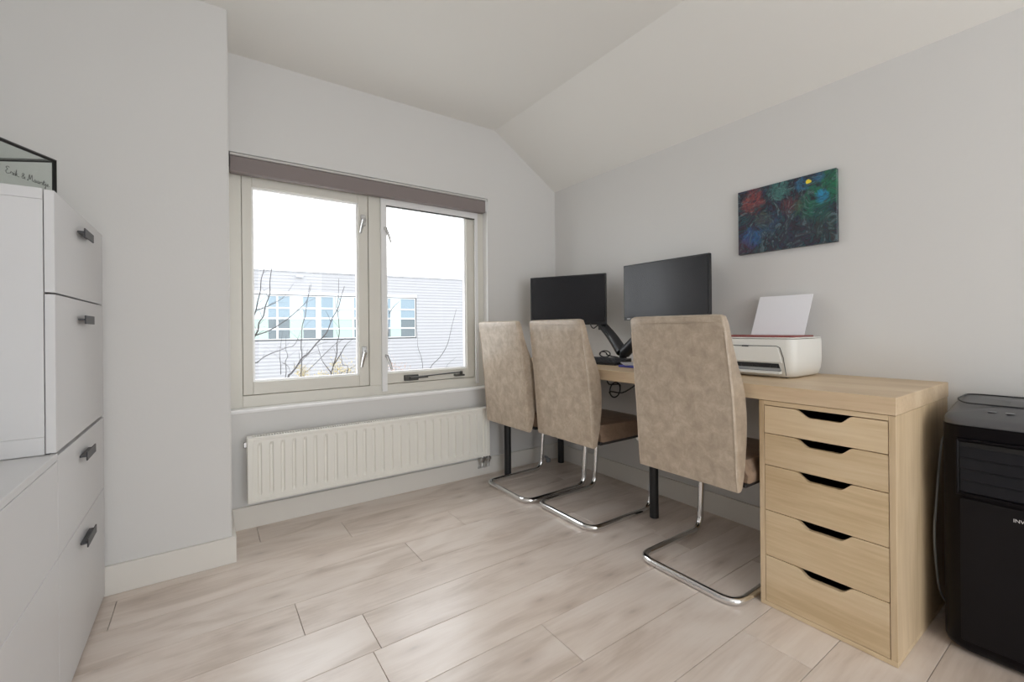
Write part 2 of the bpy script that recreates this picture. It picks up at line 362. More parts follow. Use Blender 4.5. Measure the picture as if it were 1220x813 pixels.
# floor-standing uplighter, added unseen behind the camera to lift the room light
cl = thing('added_floor_lamp', 'unseen white uplighter floor lamp added in the rear left corner to brighten the room', 'lamp', (FILL_LAMP[0], FILL_LAMP[1], 0))
obj('base', cyl((FILL_LAMP[0], FILL_LAMP[1], .0125), .14, .025, 2, 32, .004), SILL, cl, smooth=True)
obj('pole', cyl((FILL_LAMP[0], FILL_LAMP[1], .82), .012, 1.59, 2, 16), SILL, cl, smooth=True)
sh = bmesh.new(); rg = []
for z, r_ in ((1.60, .02), (1.61, .06), (1.635, .11), (1.665, .145), (1.69, .16), (1.69, .155), (1.665, .140), (1.64, .106), (1.62, .06)):
    rg.append([sh.verts.new((FILL_LAMP[0]+r_*math.cos(k*math.pi/16), FILL_LAMP[1]+r_*math.sin(k*math.pi/16), z)) for k in range(32)])
for a_, b_ in zip(rg, rg[1:]):
    for k in range(32): sh.faces.new((a_[k], a_[(k+1) % 32], b_[(k+1) % 32], b_[k]))
sh.faces.new(rg[0]); sh.faces.new(rg[-1])
obj('bowl_shade', sh, SILL, cl, smooth=True)

# ================================================================== RADIATOR
RXa, RXb, RZa, RZb, RY = -1.941, -.638, .146, .446, -.100
rad = thing('radiator', 'long low white ribbed panel radiator under the window', 'radiator', (-1.29, -.05, RZa))
bm = bmesh.new()
prof = [(RXa+.032, 0)]
pitch = .0482; n = int((RXb-RXa-.075)/pitch); x = RXa+.040
for i in range(n+1):
    prof += [(x, 0), (x+.0045, .009), (x+.0140, .009), (x+.0185, 0)]; x += pitch
prof = [(RXa+.022, 0)] + prof[1:] + [(RXb-.022, 0)]
zr = [(RZa+.008, 0), (RZa+.026, 0), (RZa+.042, 1), (RZb-.042, 1), (RZb-.026, 0), (RZb-.008, 0)]
grid = [[bm.verts.new((px, RY-.001+d*k, z)) for px, d in prof] for z, k in zr]
for a, b in zip(grid, grid[1:]):
    for i in range(len(a)-1): bm.faces.new((a[i], a[i+1], b[i+1], b[i]))
obj('ribbed_panel', bm, RADM, rad)
bm = bmesh.new()
bm_box(bm, RXa, RXa+.024, RY-.006, RY+.058, RZa, RZb, .003, 2); bm_box(bm, RXb-.024, RXb, RY-.006, RY+.058, RZa, RZb, .003, 2)
bm_box(bm, RXa+.02, RXb-.02, RY-.005, RY+.006, RZb-.014, RZb, .002, 1); bm_box(bm, RXa+.02, RXb-.02, RY-.005, RY+.006, RZa, RZa+.014, .002, 1)
bm_box(bm, RXa+.02, RXb-.02, RY+.050, RY+.056, RZa+.01, RZb-.004)
obj('radiator_casing', bm, RADM, rad)
bm = bmesh.new(); x = RXa+.026
bm_box(bm, RXa+.02, RXb-.02, RY+.004, RY+.012, RZb-.003, RZb+.001); bm_box(bm, RXa+.02, RXb-.02, RY+.044, RY+.054, RZb-.003, RZb+.001)
while x < RXb-.03:
    bm_box(bm, x, x+.0045, RY+.011, RY+.046, RZb-.003, RZb+.001); x += .0115
obj('top_grille', bm, RADM, rad)
obj('wall_bracket', box(RXa-.012, RXa+.006, RY+.036, RY+.048, RZb-.050, RZb-.024, .002, 1), LATCH, rad)
for vx in (-.668, -.625-.0):
    bm = cyl((vx, -.060, .122), .013, .05, 2, 14, .002)
    bm_tube(bm, [(vx, -.06, .104), (vx, -.06, .07), (vx, -.02, .055), (vx, -.012, .05)], .007, 8)
    bm_box(bm, vx-.012, vx+.012, -.082, -.060, .112, .132, .003, 1)
    obj('valve', bm, LATCH, rad, smooth=True)
obj('mounting_rail', box(-1.86, -1.84, -.046, 0, .19, .42), RADM, rad); obj('mounting_rail', box(-.74, -.72, -.046, 0, .19, .42), RADM, rad)
pc = cyl((-.125, -.050, .013), .0165, .026, 2, 16, .004); bm_tube(pc, [(-.125, -.05, .02), (-.125, -.04, .028), (-.125, -.0145, .030)], .008, 10)
tag(obj('pipe_stub', pc, mat('grey_pipe', (.30, .33, .37), .4, .4), smooth=True), 'short bluish grey pipe stub at the skirting beneath the desk', 'pipe')

# ================================================================== DESK + DRAWER UNIT
DY0, DY1, DX = -2.059, -.075, -.553
dk = thing('desk', 'long pale oak desk top on black round legs along the right wall', 'desk', (-.28, -1.05, 0))
obj('desk_top', box(DX, -.001, DY0, DY1, .6905, .740, .0012, 1), OAKT, dk)
for lx, ly in ((-.518, -.124), (-.062, -.112), (-.283, -1.058)):
    bm = cyl((lx, ly, .346), .0215, .688, 2, 20, 0); bm_prism(bm, [(lx+.042*math.cos(a*math.pi/8), ly+.042*math.sin(a*math.pi/8)) for a in range(16)], 2, .684, .690)
    obj('leg', bm, BLEG, dk, smooth=True)
du = thing('drawer_unit', 'pale oak five-drawer unit carrying the near end of the desk', 'drawer unit', (-.28, -1.876, 0))
UX0, UX1, UY0, UY1, UT = -.551, -.004, -2.057, -1.695, .689
obj('side_panel', box(UX0, UX1, UY0, UY0+.0155, .0152, UT, .0008, 1), OAKV, du)
obj('side_panel', box(UX0, UX1, UY1-.0155, UY1, .0152, UT, .0008, 1), OAKV, du)
obj('top_panel', box(UX0, UX1, UY0+.016, UY1-.016, UT-.0145, UT, .0008, 1), OAK, du)
obj('bottom_panel', box(UX0, UX1, UY0, UY1, .001, .0150, .0008, 1), OAK, du)
obj('back_panel', box(UX1-.008, UX1-.002, UY0+.017, UY1-.017, .016, UT-.016), OAK, du)
zb = [.0155, .170, .322, .4735, .580, .6730]
DRI = mat('drawer_inner_grey', (.18, .18, .18), .6)
for i in range(5):
    z0, z1 = zb[i]+.0012, zb[i+1]-.0012; ya, yb = UY0+.0172, UY1-.0172
    c0, c1 = -1.960, -1.802; d = .0235
    pts = [(ya, z0), (yb, z0), (yb, z1)]
    for k in range(9):
        t = k/8; s = t*t*(3-2*t); pts.append((c1-.042*t, z1-d*s))
    for k in range(9):
        t = k/8; s = t*t*(3-2*t); pts.append((c0+.036*(1-t), z1-d*(1-s)))
    pts.append((ya, z1))
    dr = obj('drawer', prism(pts, 0, UX0+.0008, UX0+.0165, .0006, 1), OAK, du)
    bm = bmesh.new(); h = (z1-z0)*.62
    bm_box(bm, UX0+.017, UX1-.06, ya+.012, ya+.020, z0+.008, z0+h); bm_box(bm, UX0+.017, UX1-.06, yb-.020, yb-.012, z0+.008, z0+h)
    bm_box(bm, UX0+.017, UX1-.06, ya+.02, yb-.02, z0+.008, z0+.014)
    obj('drawer_box', bm, DRI, dr)

# ================================================================== CHAIRS (local frame: +x towards the desk)
def make_chair(label):
    t = thing('dining_chair', label, 'chair', group='taupe leather chairs at the desk')
    H = .203
    prof = [(.015, .385), (.009, .44), (.000, .56), (-.010, .68), (-.024, .80), (-.041, .92), (-.050, .966), (-.048, .974), (-.040, .979), (-.030, .979), (-.020, .974),
            (-.012, .945), (.003, .885), (.026, .82), (.052, .76), (.068, .71), (.076, .65), (.078, .60), (.074, .54), (.066, .48), (.055, .43), (.044, .395), (.036, .384), (.024, .381)]
    bm = bmesh.new(); rings = []
    ys = [-H, -H+.001, -H+.0035, -H+.009] + [-.15+.03*i for i in range(11)] + [H-.009, H-.0035, H-.001, H]
    cx = sum(p[0] for p in prof)/len(prof)
    for y in ys:
        e = H-abs(y); r = .009
        ins = r*(1-math.sqrt(max(0, 1-((r-e)/r)**2))) if e < r else 0
        ring = []
        for i, (px, pz) in enumerate(prof):
            a = Vector(prof[i-1]); b = Vector(prof[(i+1) % len(prof)]); tn = (b-a).normalized(); nrm = Vector((tn.y, -tn.x))
            mid = Vector((cx, pz))
            # inset toward the inside of the profile
            q = Vector((px, pz)) + Vector((-tn.y, tn.x))*0
            inward = Vector((tn.y, -tn.x))
            puff = .004*(1-(y/H)**2) if .45 < pz < .95 else .001
            q = q + inward*ins*(.72) - inward*puff
            wz = H - .009*min(1, max(0, (q.y-.72)/.24))
            if q.y > .953: wz -= .020*(1-math.sqrt(max(0, 1-((q.y-.953)/.027)**2)))
            ring.append(bm.verts.new((q.x, y*wz/H, q.y)))
        rings.append(ring)
    n = len(prof)
    for a, b in zip(rings, rings[1:]):
        for i in range(n): bm.faces.new((a[i], a[(i+1) % n], b[(i+1) % n], b[i]))
    bm.faces.new(rings[0]); bm.faces.new(rings[-1][::-1])
    back = obj('backrest', bm, LEA, t, local=True, smooth=True)
    bm = bmesh.new()
    bm_tube(bm, [(-.0475, -H+.018, .952), (-.0510, -.1, .953), (-.0515, 0, .953), (-.0510, .1, .953), (-.0475, H-.018, .952)], .0009, 6)
    obj('seam', bm, LEA, back, local=True)
    for s_ in (-1, 1):
        pp = [(px, s_*(H-.0045-.009*min(1, max(0, (pz-.72)/.24))), pz) for px, pz in prof[:6]]
        obj('piping', tube(smooth_path(pp, 3), .0022, 6), LEA, back, local=True, smooth=True)
    # seat: crowned cushion, waterfall front
    bm = bmesh.new(); rings = []
    xs = [.060, .064, .075, .12, .18, .25, .32, .38, .42, .445, .458, .463]
    for x in xs:
        f = 1.0
        if x < .075: f = .80+.2*(x-.06)/.015
        if x > .42: f = math.sqrt(max(.12, 1-((x-.42)/.044)**2))
        zt = .405+(.076-.012*(x/.46))*f+.004*f; zb_ = .405+.02*(1-f); hw = .213-(.010*(1-f))
        ring = []
        for k in range(21):
            y = -hw+2*hw*k/20; e = 1-abs(y)/hw; s = min(1, math.sqrt(max(0, 1-(1-min(e/.16, 1))**2)))
            ring.append((x, y, zb_+.012+(zt-zb_-.012)*(.25+.75*s)*(1+.03*(1-(y/hw)**2))))
        low = [(x, hw*.985, zb_), (x, -hw*.985, zb_)]
        rings.append([bm.verts.new(p) for p in ring+low])
    for a, b in zip(rings, rings[1:]):
        m_ = len(a)
        for i in range(m_): bm.faces.new((a[i], a[(i+1) % m_], b[(i+1) % m_], b[i]))
    bm.faces.new(rings[0]); bm.faces.new(rings[-1][::-1])
    obj('seat', bm, LEAD, t, local=True, smooth=True)
    obj('seat_base', box(.062, .452, -.203, .203, .390, .4045, .002, 1), BLK, t, local=True)
    # cantilever chrome tube
    rr, yy = .0135, .197
    zc = rr+.0005
    half = [(.33, .389), (.452, .389), (.425, zc), (0.003, zc)]
    L = [(x, yy, z) for x, z in half]; R = [(x, -yy, z) for x, z in half][::-1]
    path = fillet(L+R, .062, 7)
    obj('sled_frame', tube(path, rr, 14), CHROME, t, local=True, smooth=True)
    return t
def copy_tree(o, parent=None):
    c = o.copy(); COL.objects.link(c); c.parent = parent
    for ch in list(o.children): copy_tree(ch, c)
    return c
chairs = [((-.660, -1.470), 0, 'taupe leather cantilever chair nearest the drawer unit, in front of the right monitor'),
          ((-.655, -.798), .0, 'middle taupe leather cantilever chair, its brown seat showing beside the thick table leg'),
          ((-.702, -.364), .01, 'taupe leather cantilever chair closest to the window and radiator')]
proto = None
for (x, y), rz, lab in chairs:
    o = make_chair(lab) if proto is None else copy_tree(proto)
    proto = proto or o; o['label'] = lab; o.location = (x, y, 0); o.rotation_euler = (0, 0, rz)

# ================================================================== MONITORS AND ARM
def monitor(label, centre, face, w, h):
    """face = heading (radians) of the direction the screen looks; built looking along -x"""
    t = thing('monitor', label, 'monitor', centre, face-math.pi, 'monitors on the double arm')
    bm = box(-.004, .016, -w/2, w/2, -h/2, h/2, .002, 2)
    obj('monitor_shell', bm, BLK, t, local=True)
    obj('screen', box(-.0056, -.0044, -w/2+.007, w/2-.007, -h/2+.017, h/2-.007), SCREEN, t, local=True)
    bm = box(.0162, .042, -w*.30, w*.30, -h*.33, h*.30, .008, 2)
    obj('rear_housing', bm, BLK, t, local=True)
    obj('logo_mark', box(-.0052, -.0044, w/2-.045, w/2-.022, -h/2+.006, -h/2+.010), PRINT, t, local=True)
    return t
a1 = math.atan2(-.225, -.44)
MON1 = monitor('left black monitor turned toward the room, in the corner behind the chairs', (-.2475, -.395, 1.110), a1, .496, .306)
monitor('right black monitor facing out parallel to the wall, above the nearest chair', (-.183, -1.049, 1.128), math.pi, .506, .302)
am = thing('monitor_stand', 'black double monitor stand clamped on the desk between the screens', 'monitor arm', (-.145, -.750, .74))
bm = cyl((-.145, -.750, .750), .045, .018, 2, 24, .003)
obj('clamp_base', bm, BLK, am, smooth=True)
obj('post', cyl((-.145, -.750, .785), .021, .055, 2, 18, .002), BLK, am, smooth=True)
def arm(p0, p1, p2):
    p0, p1, p2 = Vector(p0), Vector(p1), Vector(p2); bm = bmesh.new()
    pts = smooth_path([p0, p0.lerp(p1, .5)+Vector((0, 0, .012)), p1], 5)
    bm_tube(bm, pts, [.034-.008*i/(len(pts)-1) for i in range(len(pts))], 10)
    a = obj('arm_link', bm, BLK, am, smooth=True)
    bm = bmesh.new(); bm_tube(bm, [p1, p1.lerp(p2, .6)+Vector((0, 0, .0)), p2], [.019, .016, .016], 10)
    bm_prism(bm, [(p1.x+.022*math.cos(k*math.pi/6), p1.y+.022*math.sin(k*math.pi/6)) for k in range(12)], 2, p1.z-.03, p1.z+.03)
    obj('screen_mount', bm, BLK, a, smooth=True)
    return a
arm((-.145, -.742, .800), (-.112, -.558, .955), (-.192, -.367, 1.100))
arm((-.145, -.760, .795), (-.110, -.965, .960), (-.119, -1.049, 1.110))
bm = tube(smooth_path([(-.13, -.50, 1.0), (-.185, -.535, .962), (-.20, -.575, .935), (-.175, -.60, .955), (-.16, -.63, .915), (-.155, -.68, .86)], 6), .0035, 6)
sc_ = obj('screen_cable', bm, BLK, smooth=True); sc_.parent = MON1
bpy.context.view_layer.update(); sc_.matrix_parent_inverse = MON1.matrix_world.inverted()

# ================================================================== THINGS ON THE DESK
kb = thing('keyboard', 'small black keyboard lying on the desk behind the middle chair', 'keyboard', (-.30, -.70, .7405), math.radians(8))
obj('keyboard_body', prism([(-.075, .0), (.075, .0), (.075, .030), (-.075, .012)], 1, -.17, .17, .002, 1), BLK, kb, local=True)
km = mat('dark_key', (.05, .052, .058), .45)
for r in range(5):
    for c in range(14):
        kx = -.062+.026*r; z = .012+(kx+.075)/.15*.018
        obj('key', box(kx-.010, kx+.011, -.160+.0232*c, -.160+.0232*c+.019, z-.001, z+.004), km, kb, local=True)
mo = prism([(x, y) for x, y in rrect(-.40, -.34, -.93, -.83, .012)], 2, .7405, .7530, .002, 1)
tag(obj('notebook', prism(rrect(-.39, -.22, -1.12, -.93, .006), 2, .7405, .7500, .001, 1), mat('blue_cover', (.08, .09, .42), .5)), 'flat blue notebook lying on the desk beside the nearest chair', 'notebook')
mo.free()
tag(obj('paper_pad', prism([(-.40, -.985), (-.30, -.865), (-.22, -.930), (-.32, -1.05)], 2, .7505, .7560, .001, 1), mat('grey_paper_pad', (.45, .44, .46), .7)), 'grey paper pad lying on the blue notebook', 'paper')
hd = thing('desk_phone', 'black handset standing on the desk at the foot of the monitor arm', 'phone', (-.25, -1.0, .7565))
obj('handset', prism([(-1.03, .7565), (-.975, .7565), (-.985, .80), (-.995, .845), (-1.015, .85), (-1.03, .81)], 0, -.265, -.235, .004, 2), BLK, hd)
obj('metal_clip', box(-.268, -.262, -1.012, -.992, .775, .83, .001, 1), LATCH, hd)
lp = []
for k in range(26):
    a = k/25*2*math.pi*1.5; lp.append((-.20-.001*k, -.672+(.044-.0006*k)*math.cos(a), .786+(.020-.0003*k)*math.sin(a)))
lp += [(-.19, -.70, .775), (-.17, -.74, .768)]
tag(obj('cable_coil', tube(smooth_path(lp, 3), .0035, 6), BLK, smooth=True), 'coil of black cable on the desk left of the monitor arm', 'cable')
# silver block by the arm foot
tag(obj('docking_block', box(-.235, -.185, -.82, -.70, .7405, .7650, .004, 2), mat('dark_silver', (.20, .21, .22), .4, .5), smooth=False), 'low dark silver docking block beneath the monitor arm', 'dock')
# cables beneath the desk
lp = [(-.44, -.90, .688), (-.44, -.915, .655)]
for k in range(22):
    a = k/21*2*math.pi*1.6+2.2; lp.append((-.43+.01*math.sin(a), -.945+.032*math.cos(a), .630+.036*math.sin(a)))
lp += [(-.42, -.98, .618), (-.40, -1.03, .650), (-.38, -1.06, .680)]
cb = thing('under_desk_cable', 'black cable looped and hanging beneath the desk top beside the middle chair', 'cable', (-.43, -.95, .60))
obj('loop', tube(smooth_path(lp, 3), .0035, 6), BLK, cb, smooth=True)
obj('loop', tube(smooth_path([(-.36, -1.0, .688), (-.35, -1.06, .655), (-.34, -1.14, .66), (-.33, -1.22, .64), (-.30, -1.32, .66), (-.28, -1.4, .688)], 5), .003, 6), BLK, cb, smooth=True)
tag(obj('floor_cable', tube(smooth_path([(-.06, -.10, .62), (-.045, -.18, .33), (-.05, -.24, .265), (-.05, -.33, .25), (-.04, -.36, .28), (-.03, -.39, .42), (-.03, -.40, .685)], 6), .006, 6), BLK, smooth=True), 'black cable sagging along the wall low beneath the desk', 'cable')

# ================================================================== PRINTER
PX0, PX1, PY0, PY1, PZ = -.330, -.055, -1.711, -1.291, .7405
pr = thing('printer', 'white inkjet printer with a dark red lid on the desk', 'printer', (-.19, -1.5, PZ))
bm = bmesh.new(); rings = []
SY0, SY1 = -1.662, -1.340     # slot
for z, ins in ((PZ+.003, .022), (PZ+.010, .012), (PZ+.030, .004), (PZ+.060, 0), (PZ+.135, 0), (PZ+.148, .001)):
    rings.append([bm.verts.new((x, y, z)) for x, y in rrect(PX0+.012+ins, PX1, PY0+ins, PY1-ins, .034, 8)])
for a, b in zip(rings, rings[1:]):
    for i in range(len(a)): bm.faces.new((a[i], a[(i+1) % len(a)], b[(i+1) % len(a)], b[i]))
bm.faces.new(rings[0][::-1]); bm.faces.new(rings[-1])
obj('printer_body', bm, PRW, pr, smooth=True)
# front door panel
fx = PX0+.0115
obj('front_panel', prism([(-1.652, .858), (-1.348, .858), (-1.335, .850), (-1.335, .800), (-1.668, .800), (-1.656, .852)], 0, fx-.004, fx+.002, .001, 1), PRW, pr)
bm = bmesh.new()
bm_tube(bm, [(fx-.0008, -1.3, .8625), (fx-.0008, -1.648, .8625), (fx-.0008, -1.660, .857), (fx-.0008, -1.672, .82), (fx-.0008, -1.682, .7535)], .0012, 6)
obj('panel_seam', bm, GREY, pr)
obj('panel_grip', box(fx-.0055, fx-.003, -1.545, -1.520, .8585, .8615), GREY, pr)
obj('paper_slot', prism([(-1.664, .763), (-1.335, .763), (-1.340, .796), (-1.655, .796)], 0, fx-.0015, fx+.006), BLK, pr)
for k in range(5): obj('feed_roller', box(fx-.004, fx, -1.36-.066*k-.026, -1.36-.066*k, .779, .790, .003, 1), BLK, pr)
obj('output_tray', prism([(fx-.018, .7575), (fx-.018, .7625), (fx+.004, .7685), (fx+.004, .7575)], 1, SY0-.004, SY1, .0012, 1), PRW, pr)
obj('tray_liner', box(fx-.0025, fx, SY0, SY1, .7685, .779), mat('grey_tray', (.30, .31, .32), .4), pr)
for fxx in (-.28, -.09):
    for fy in (-1.66, -1.34): obj('foot', box(fxx-.012, fxx+.012, fy-.012, fy+.012, PZ, PZ+.004), BLK, pr)
lid = obj('scanner_lid', prism(rrect(PX0+.014, PX1-.002, PY0+.002, PY1-.002, .033, 8), 2, PZ+.1500, PZ+.1540, .001, 1), PRW, pr, smooth=True)
obj('lid_cover', prism(rrect(PX0+.055, PX1-.012, PY0+.028, PY1-.028, .02, 6), 2, PZ+.1541, PZ+.1600, .001, 1), RED, pr)
pz0 = PZ+.1602
for nm, dx, lb, dy in (('paper_sheet', 0, 'white paper sheets standing upright in the printer feed', 0),):
    bm = prism([(-.092+dx, pz0), (-.0885+dx, pz0), (-.0285+dx, 1.070), (-.0315+dx, 1.070)], 1, -1.664+dy, -1.452+dy)
    # slight skew of the sheets to the left at their foot
    for v in bm.verts:
        if v.co.z < 1.0: v.co.y += .012
    tag(obj(nm, bm, PAPER), lb, 'paper')

# ================================================================== PAINTING
def painting_mat():
    m = bpy.data.materials.new('abstract_oil_paint'); m.use_nodes = True; nt = m.node_tree; L = nt.links; b = nt.nodes['Principled BSDF']; b.inputs['Roughness'].default_value = .35
    tc = nt.nodes.new('ShaderNodeTexCoord')
    n0 = nt.nodes.new('ShaderNodeTexNoise'); n0.inputs['Scale'].default_value = 5; n0.inputs['Detail'].default_value = 2; L.new(tc.outputs['Object'], n0.inputs['Vector'])
    sb = nt.nodes.new('ShaderNodeVectorMath'); sb.operation = 'MULTIPLY_ADD'; sb.inputs[1].default_value = (.28, .28, .28); L.new(n0.outputs['Color'], sb.inputs[0]); L.new(tc.outputs['Object'], sb.inputs[2])
    n1 = nt.nodes.new('ShaderNodeTexNoise'); n1.inputs['Scale'].default_value = 21; n1.inputs['Detail'].default_value = 6; n1.inputs['Distortion'].default_value = 2.2; L.new(sb.outputs[0], n1.inputs['Vector'])
    r1 = ramp(nt, [(.30, (.012, .010, .014)), (.38, (.03, .045, .09)), (.43, (.045, .022, .035)), (.48, (.015, .02, .03)), (.53, (.03, .09, .11)), (.58, (.04, .025, .03)), (.63, (.12, .19, .22)), (.70, (.03, .05, .06)), (.78, (.35, .40, .42))]); L.new(n1.outputs[0], r1.inputs[0])
    col = r1.outputs[0]
    n2 = nt.nodes.new('ShaderNodeTexNoise'); n2.inputs['Scale'].default_value = 26; n2.inputs['Detail'].default_value = 5; n2.inputs['Distortion'].default_value = 1.5; L.new(tc.outputs['Object'], n2.inputs['Vector'])
    n3 = nt.nodes.new('ShaderNodeTexNoise'); n3.inputs['Scale'].default_value = 24; n3.inputs['Detail'].default_value = 7; n3.inputs['Roughness'].default_value = .65; n3.inputs['Distortion'].default_value = 2.5; L.new(sb.outputs[0], n3.inputs['Vector'])
    brk = nt.nodes.new('ShaderNodeMapRange'); brk.inputs['From Min'].default_value = .38; brk.inputs['From Max'].default_value = .62; brk.inputs['To Min'].default_value = .12; brk.inputs['To Max'].default_value = .95; L.new(n3.outputs[0], brk.inputs['Value'])
    # patches of colour: (y, z) offset from the centre of the canvas, radius, colour, amount
    for (y, z, r, c, a) in ((.135, .085, .055, (.36, .08, .07), .8), (.12, .13, .03, (.25, .04, .05), .6), (-.17, .09, .075, (.02, .22, .10), .8), (-.135, .0, .06, (.015, .20, .14), .6),
                            (-.150, .045, .028, (.04, .30, .62), .9), (-.075, .115, .030, (.05, .22, .40), .8), (-.135, .125, .025, (.05, .16, .42), .8),
                            (.02, .115, .05, (.10, .34, .30), .6), (-.03, .035, .045, (.20, .04, .05), .55), (.14, -.075, .05, (.03, .13, .40), .75), (.06, -.02, .06, (.05, .12, .24), .5),
                            (.17, -.12, .05, (.14, .03, .07), .5), (.08, .0, .04, (.12, .13, .04), .5), (-.06, -.09, .08, (.05, .05, .07), .7), (-.16, -.08, .06, (.05, .08, .07), .6),
                            (-.08, .02, .05, (.03, .15, .08), .6), (-.100, .118, .0095, (.80, .66, .05), 1.0)):
        sp = nt.nodes.new('ShaderNodeVectorMath'); sp.operation = 'DISTANCE'; sp.inputs[1].default_value = (-.011, y, z); L.new(tc.outputs['Object'], sp.inputs[0])
        ad = nt.nodes.new('ShaderNodeMath'); ad.operation = 'MULTIPLY_ADD'; ad.inputs[1].default_value = r*1.9; L.new(n2.outputs[0], ad.inputs[0]); L.new(sp.outputs['Value'], ad.inputs[2])
        mr = nt.nodes.new('ShaderNodeMapRange'); mr.inputs['From Min'].default_value = r*(2.0 if a < 1 else 1.95); mr.inputs['From Max'].default_value = r*(1.5 if a < 1 else 1.8); mr.inputs['To Min'].default_value = 0; mr.inputs['To Max'].default_value = a
        L.new(ad.outputs[0], mr.inputs['Value'])
        mo_ = nt.nodes.new('ShaderNodeMath'); mo_.operation = 'MULTIPLY'; L.new(mr.outputs[0], mo_.inputs[0]); (L.new(brk.outputs[0], mo_.inputs[1]) if a < 1 else mo_.inputs.__getitem__(1).__setattr__('default_value', 1.0))
        mx = nt.nodes.new('ShaderNodeMixRGB'); mx.inputs[2].default_value = (*c, 1); L.new(mo_.outputs[0], mx.inputs[0]); L.new(col, mx.inputs[1]); col = mx.outputs[0]
    L.new(col, b.inputs['Base Color'])
    bp = nt.nodes.new('ShaderNodeBump'); bp.inputs['Strength'].default_value = .5; bp.inputs['Distance'].default_value = .003; L.new(n1.outputs[0], bp.inputs['Height']); L.new(bp.outputs[0], b.inputs['Normal'])
    return m
PYc, PZc = -1.548, 1.4215
pt = thing('painting', 'unframed dark abstract canvas of blue, green and red swirls on the right wall', 'painting', (-.011, PYc, PZc))
obj('canvas', box(-.011, .0095, -.198, .198, -.1475, .1475, .0015, 1), painting_mat(), pt, local=True)

# ================================================================== PORTABLE COOLER
AX0, AX1, AY0, AY1 = -.335, -.035, -2.462, -2.102
ac = thing('portable_air_conditioner', 'black portable air conditioner standing beside the oak drawer unit', 'air conditioner', (-.185, -2.28, 0))
fr = .044
def ringz(bm, z, ins):
    return [bm.verts.new((x, y, z)) for x, y in rrect(AX0+ins, AX1-ins, AY0+ins, AY1-ins, fr, 9)]
bm = bmesh.new()
rings = [ringz(bm, .012, .012), ringz(bm, .020, .004), ringz(bm, .035, 0), ringz(bm, .652, 0)]
for a, b in zip(rings, rings[1:]):
    for i in range(len(a)): bm.faces.new((a[i], a[(i+1) % len(a)], b[(i+1) % len(a)], b[i]))
bm.faces.new(rings[0][::-1]); bm.faces.new(rings[-1])
obj('housing', bm, ACM, ac, smooth=True)
# sloping top, higher at the back
def ztop(x): return .653+.050*min(1, max(0, (x-AX0)/.17))**.8
bm = bmesh.new()
r0 = ringz(bm, .6525, .0015)
def topring(ins, dz):
    return [bm.verts.new((x, y, ztop(x)+dz)) for x, y in rrect(AX0+ins, AX1-ins, AY0+ins, AY1-ins, max(.012, fr-ins*.5), 9)]
r1 = topring(.003, .002); r2 = topring(.009, .007)
R = [r0, r1, r2] + [topring(ins, dz) for ins, dz in ((.03, .008), (.06, .008), (.09, .008), (.12, .008))]
for a, b in zip(R, R[1:]):
    for i in range(len(a)): bm.faces.new((a[i], a[(i+1) % len(a)], b[(i+1) % len(a)], b[i]))
bm.faces.new(R[-1])
tp = obj('top_cover', bm, ACT, ac, smooth=True)
# recessed outlet flap line on top
def onTop(x, y, dz=.009): return (x, y, ztop(x)+dz)
lx0, lx1 = AX0+.125, AX1-.012
path = [onTop(x, y) for x, y in rrect(lx0, lx1, AY0+.010, AY1-.012, .035, 8)]
obj('flap_seam', tube(path, .0022, 6, close=True), BLK, tp, smooth=True)
obj('control_button', box(AX0+.070, AX0+.082, -2.205, -2.188, ztop(AX0+.076)+.0086, ztop(AX0+.076)+.0096), GREYC, tp)
obj('control_button', box(AX0+.068, AX0+.086, -2.240, -2.222, ztop(AX0+.077)+.0086, ztop(AX0+.077)+.0096), GREYC, tp)
obj('control_button', box(AX0+.068, AX0+.086, -2.262, -2.257, ztop(AX0+.077)+.0086, ztop(AX0+.077)+.0096), GREYC, tp)
# air outlet with slats on the front
FXc = AX0-.0005
obj('outlet_recess', box(FXc-.001, FXc+.003, AY0+.035, -2.140, .468, .606), mat('deep_black', (.004, .004, .005), .6), ac)
bm = bmesh.new()
bm_box(bm, FXc-.010, FXc, AY0+.028, -2.140, .608, .616, .002, 1); bm_box(bm, FXc-.010, FXc, AY0+.028, -2.140, .456, .464, .002, 1)
bm_box(bm, FXc-.010, FXc, -2.142, -2.135, .456, .616, .002, 1); bm_box(bm, FXc-.010, FXc, AY0+.028, AY0+.034, .456, .616, .002, 1)
obj('outlet_frame', bm, ACM, ac)
for k in range(4):
    z = .468+.0318*k
    obj('slat', prism([(FXc-.0085, z), (FXc-.0085, z+.004), (FXc-.003, z+.0290), (FXc-.001, z+.0290), (FXc-.001, z)], 1, AY0+.037, -2.146), ACS, ac)
obj('front_panel', prism(rrect(AY0+.030, -2.143, .045, .448, .006, 3), 0, FXc-.0035, FXc, .0008, 1), mat('satin_black_front', (.0055, .0045, .0055), .45, spec=.2), ac)
def text(body, size, loc, rot, m, name, parent, depth=.0004):
    c = bpy.data.curves.new(name, 'FONT'); c.body = body; c.size = size; c.extrude = depth
    tmp = bpy.data.objects.new(name, c); COL.objects.link(tmp); bpy.context.view_layer.update()
    me = bpy.data.meshes.new_from_object(tmp.evaluated_get(bpy.context.evaluated_depsgraph_get()))
    bpy.data.objects.remove(tmp); bm = bmesh.new(); bm.from_mesh(me); me.name = name+'_tmp'; bpy.data.meshes.remove(me)
    bmesh.ops.transform(bm, matrix=Matrix.Translation(loc) @ rot, verts=bm.verts)
    return obj(name, bm, m, parent)
ROTX = Matrix(((0, 0, -1), (-1, 0, 0), (0, 1, 0))).to_4x4()       # text reads along -y, faces -x
text('INVENTUM', .0125, (FXc-.0040, -2.2435, .4130), ROTX, PRINT, 'front_lettering', ac)
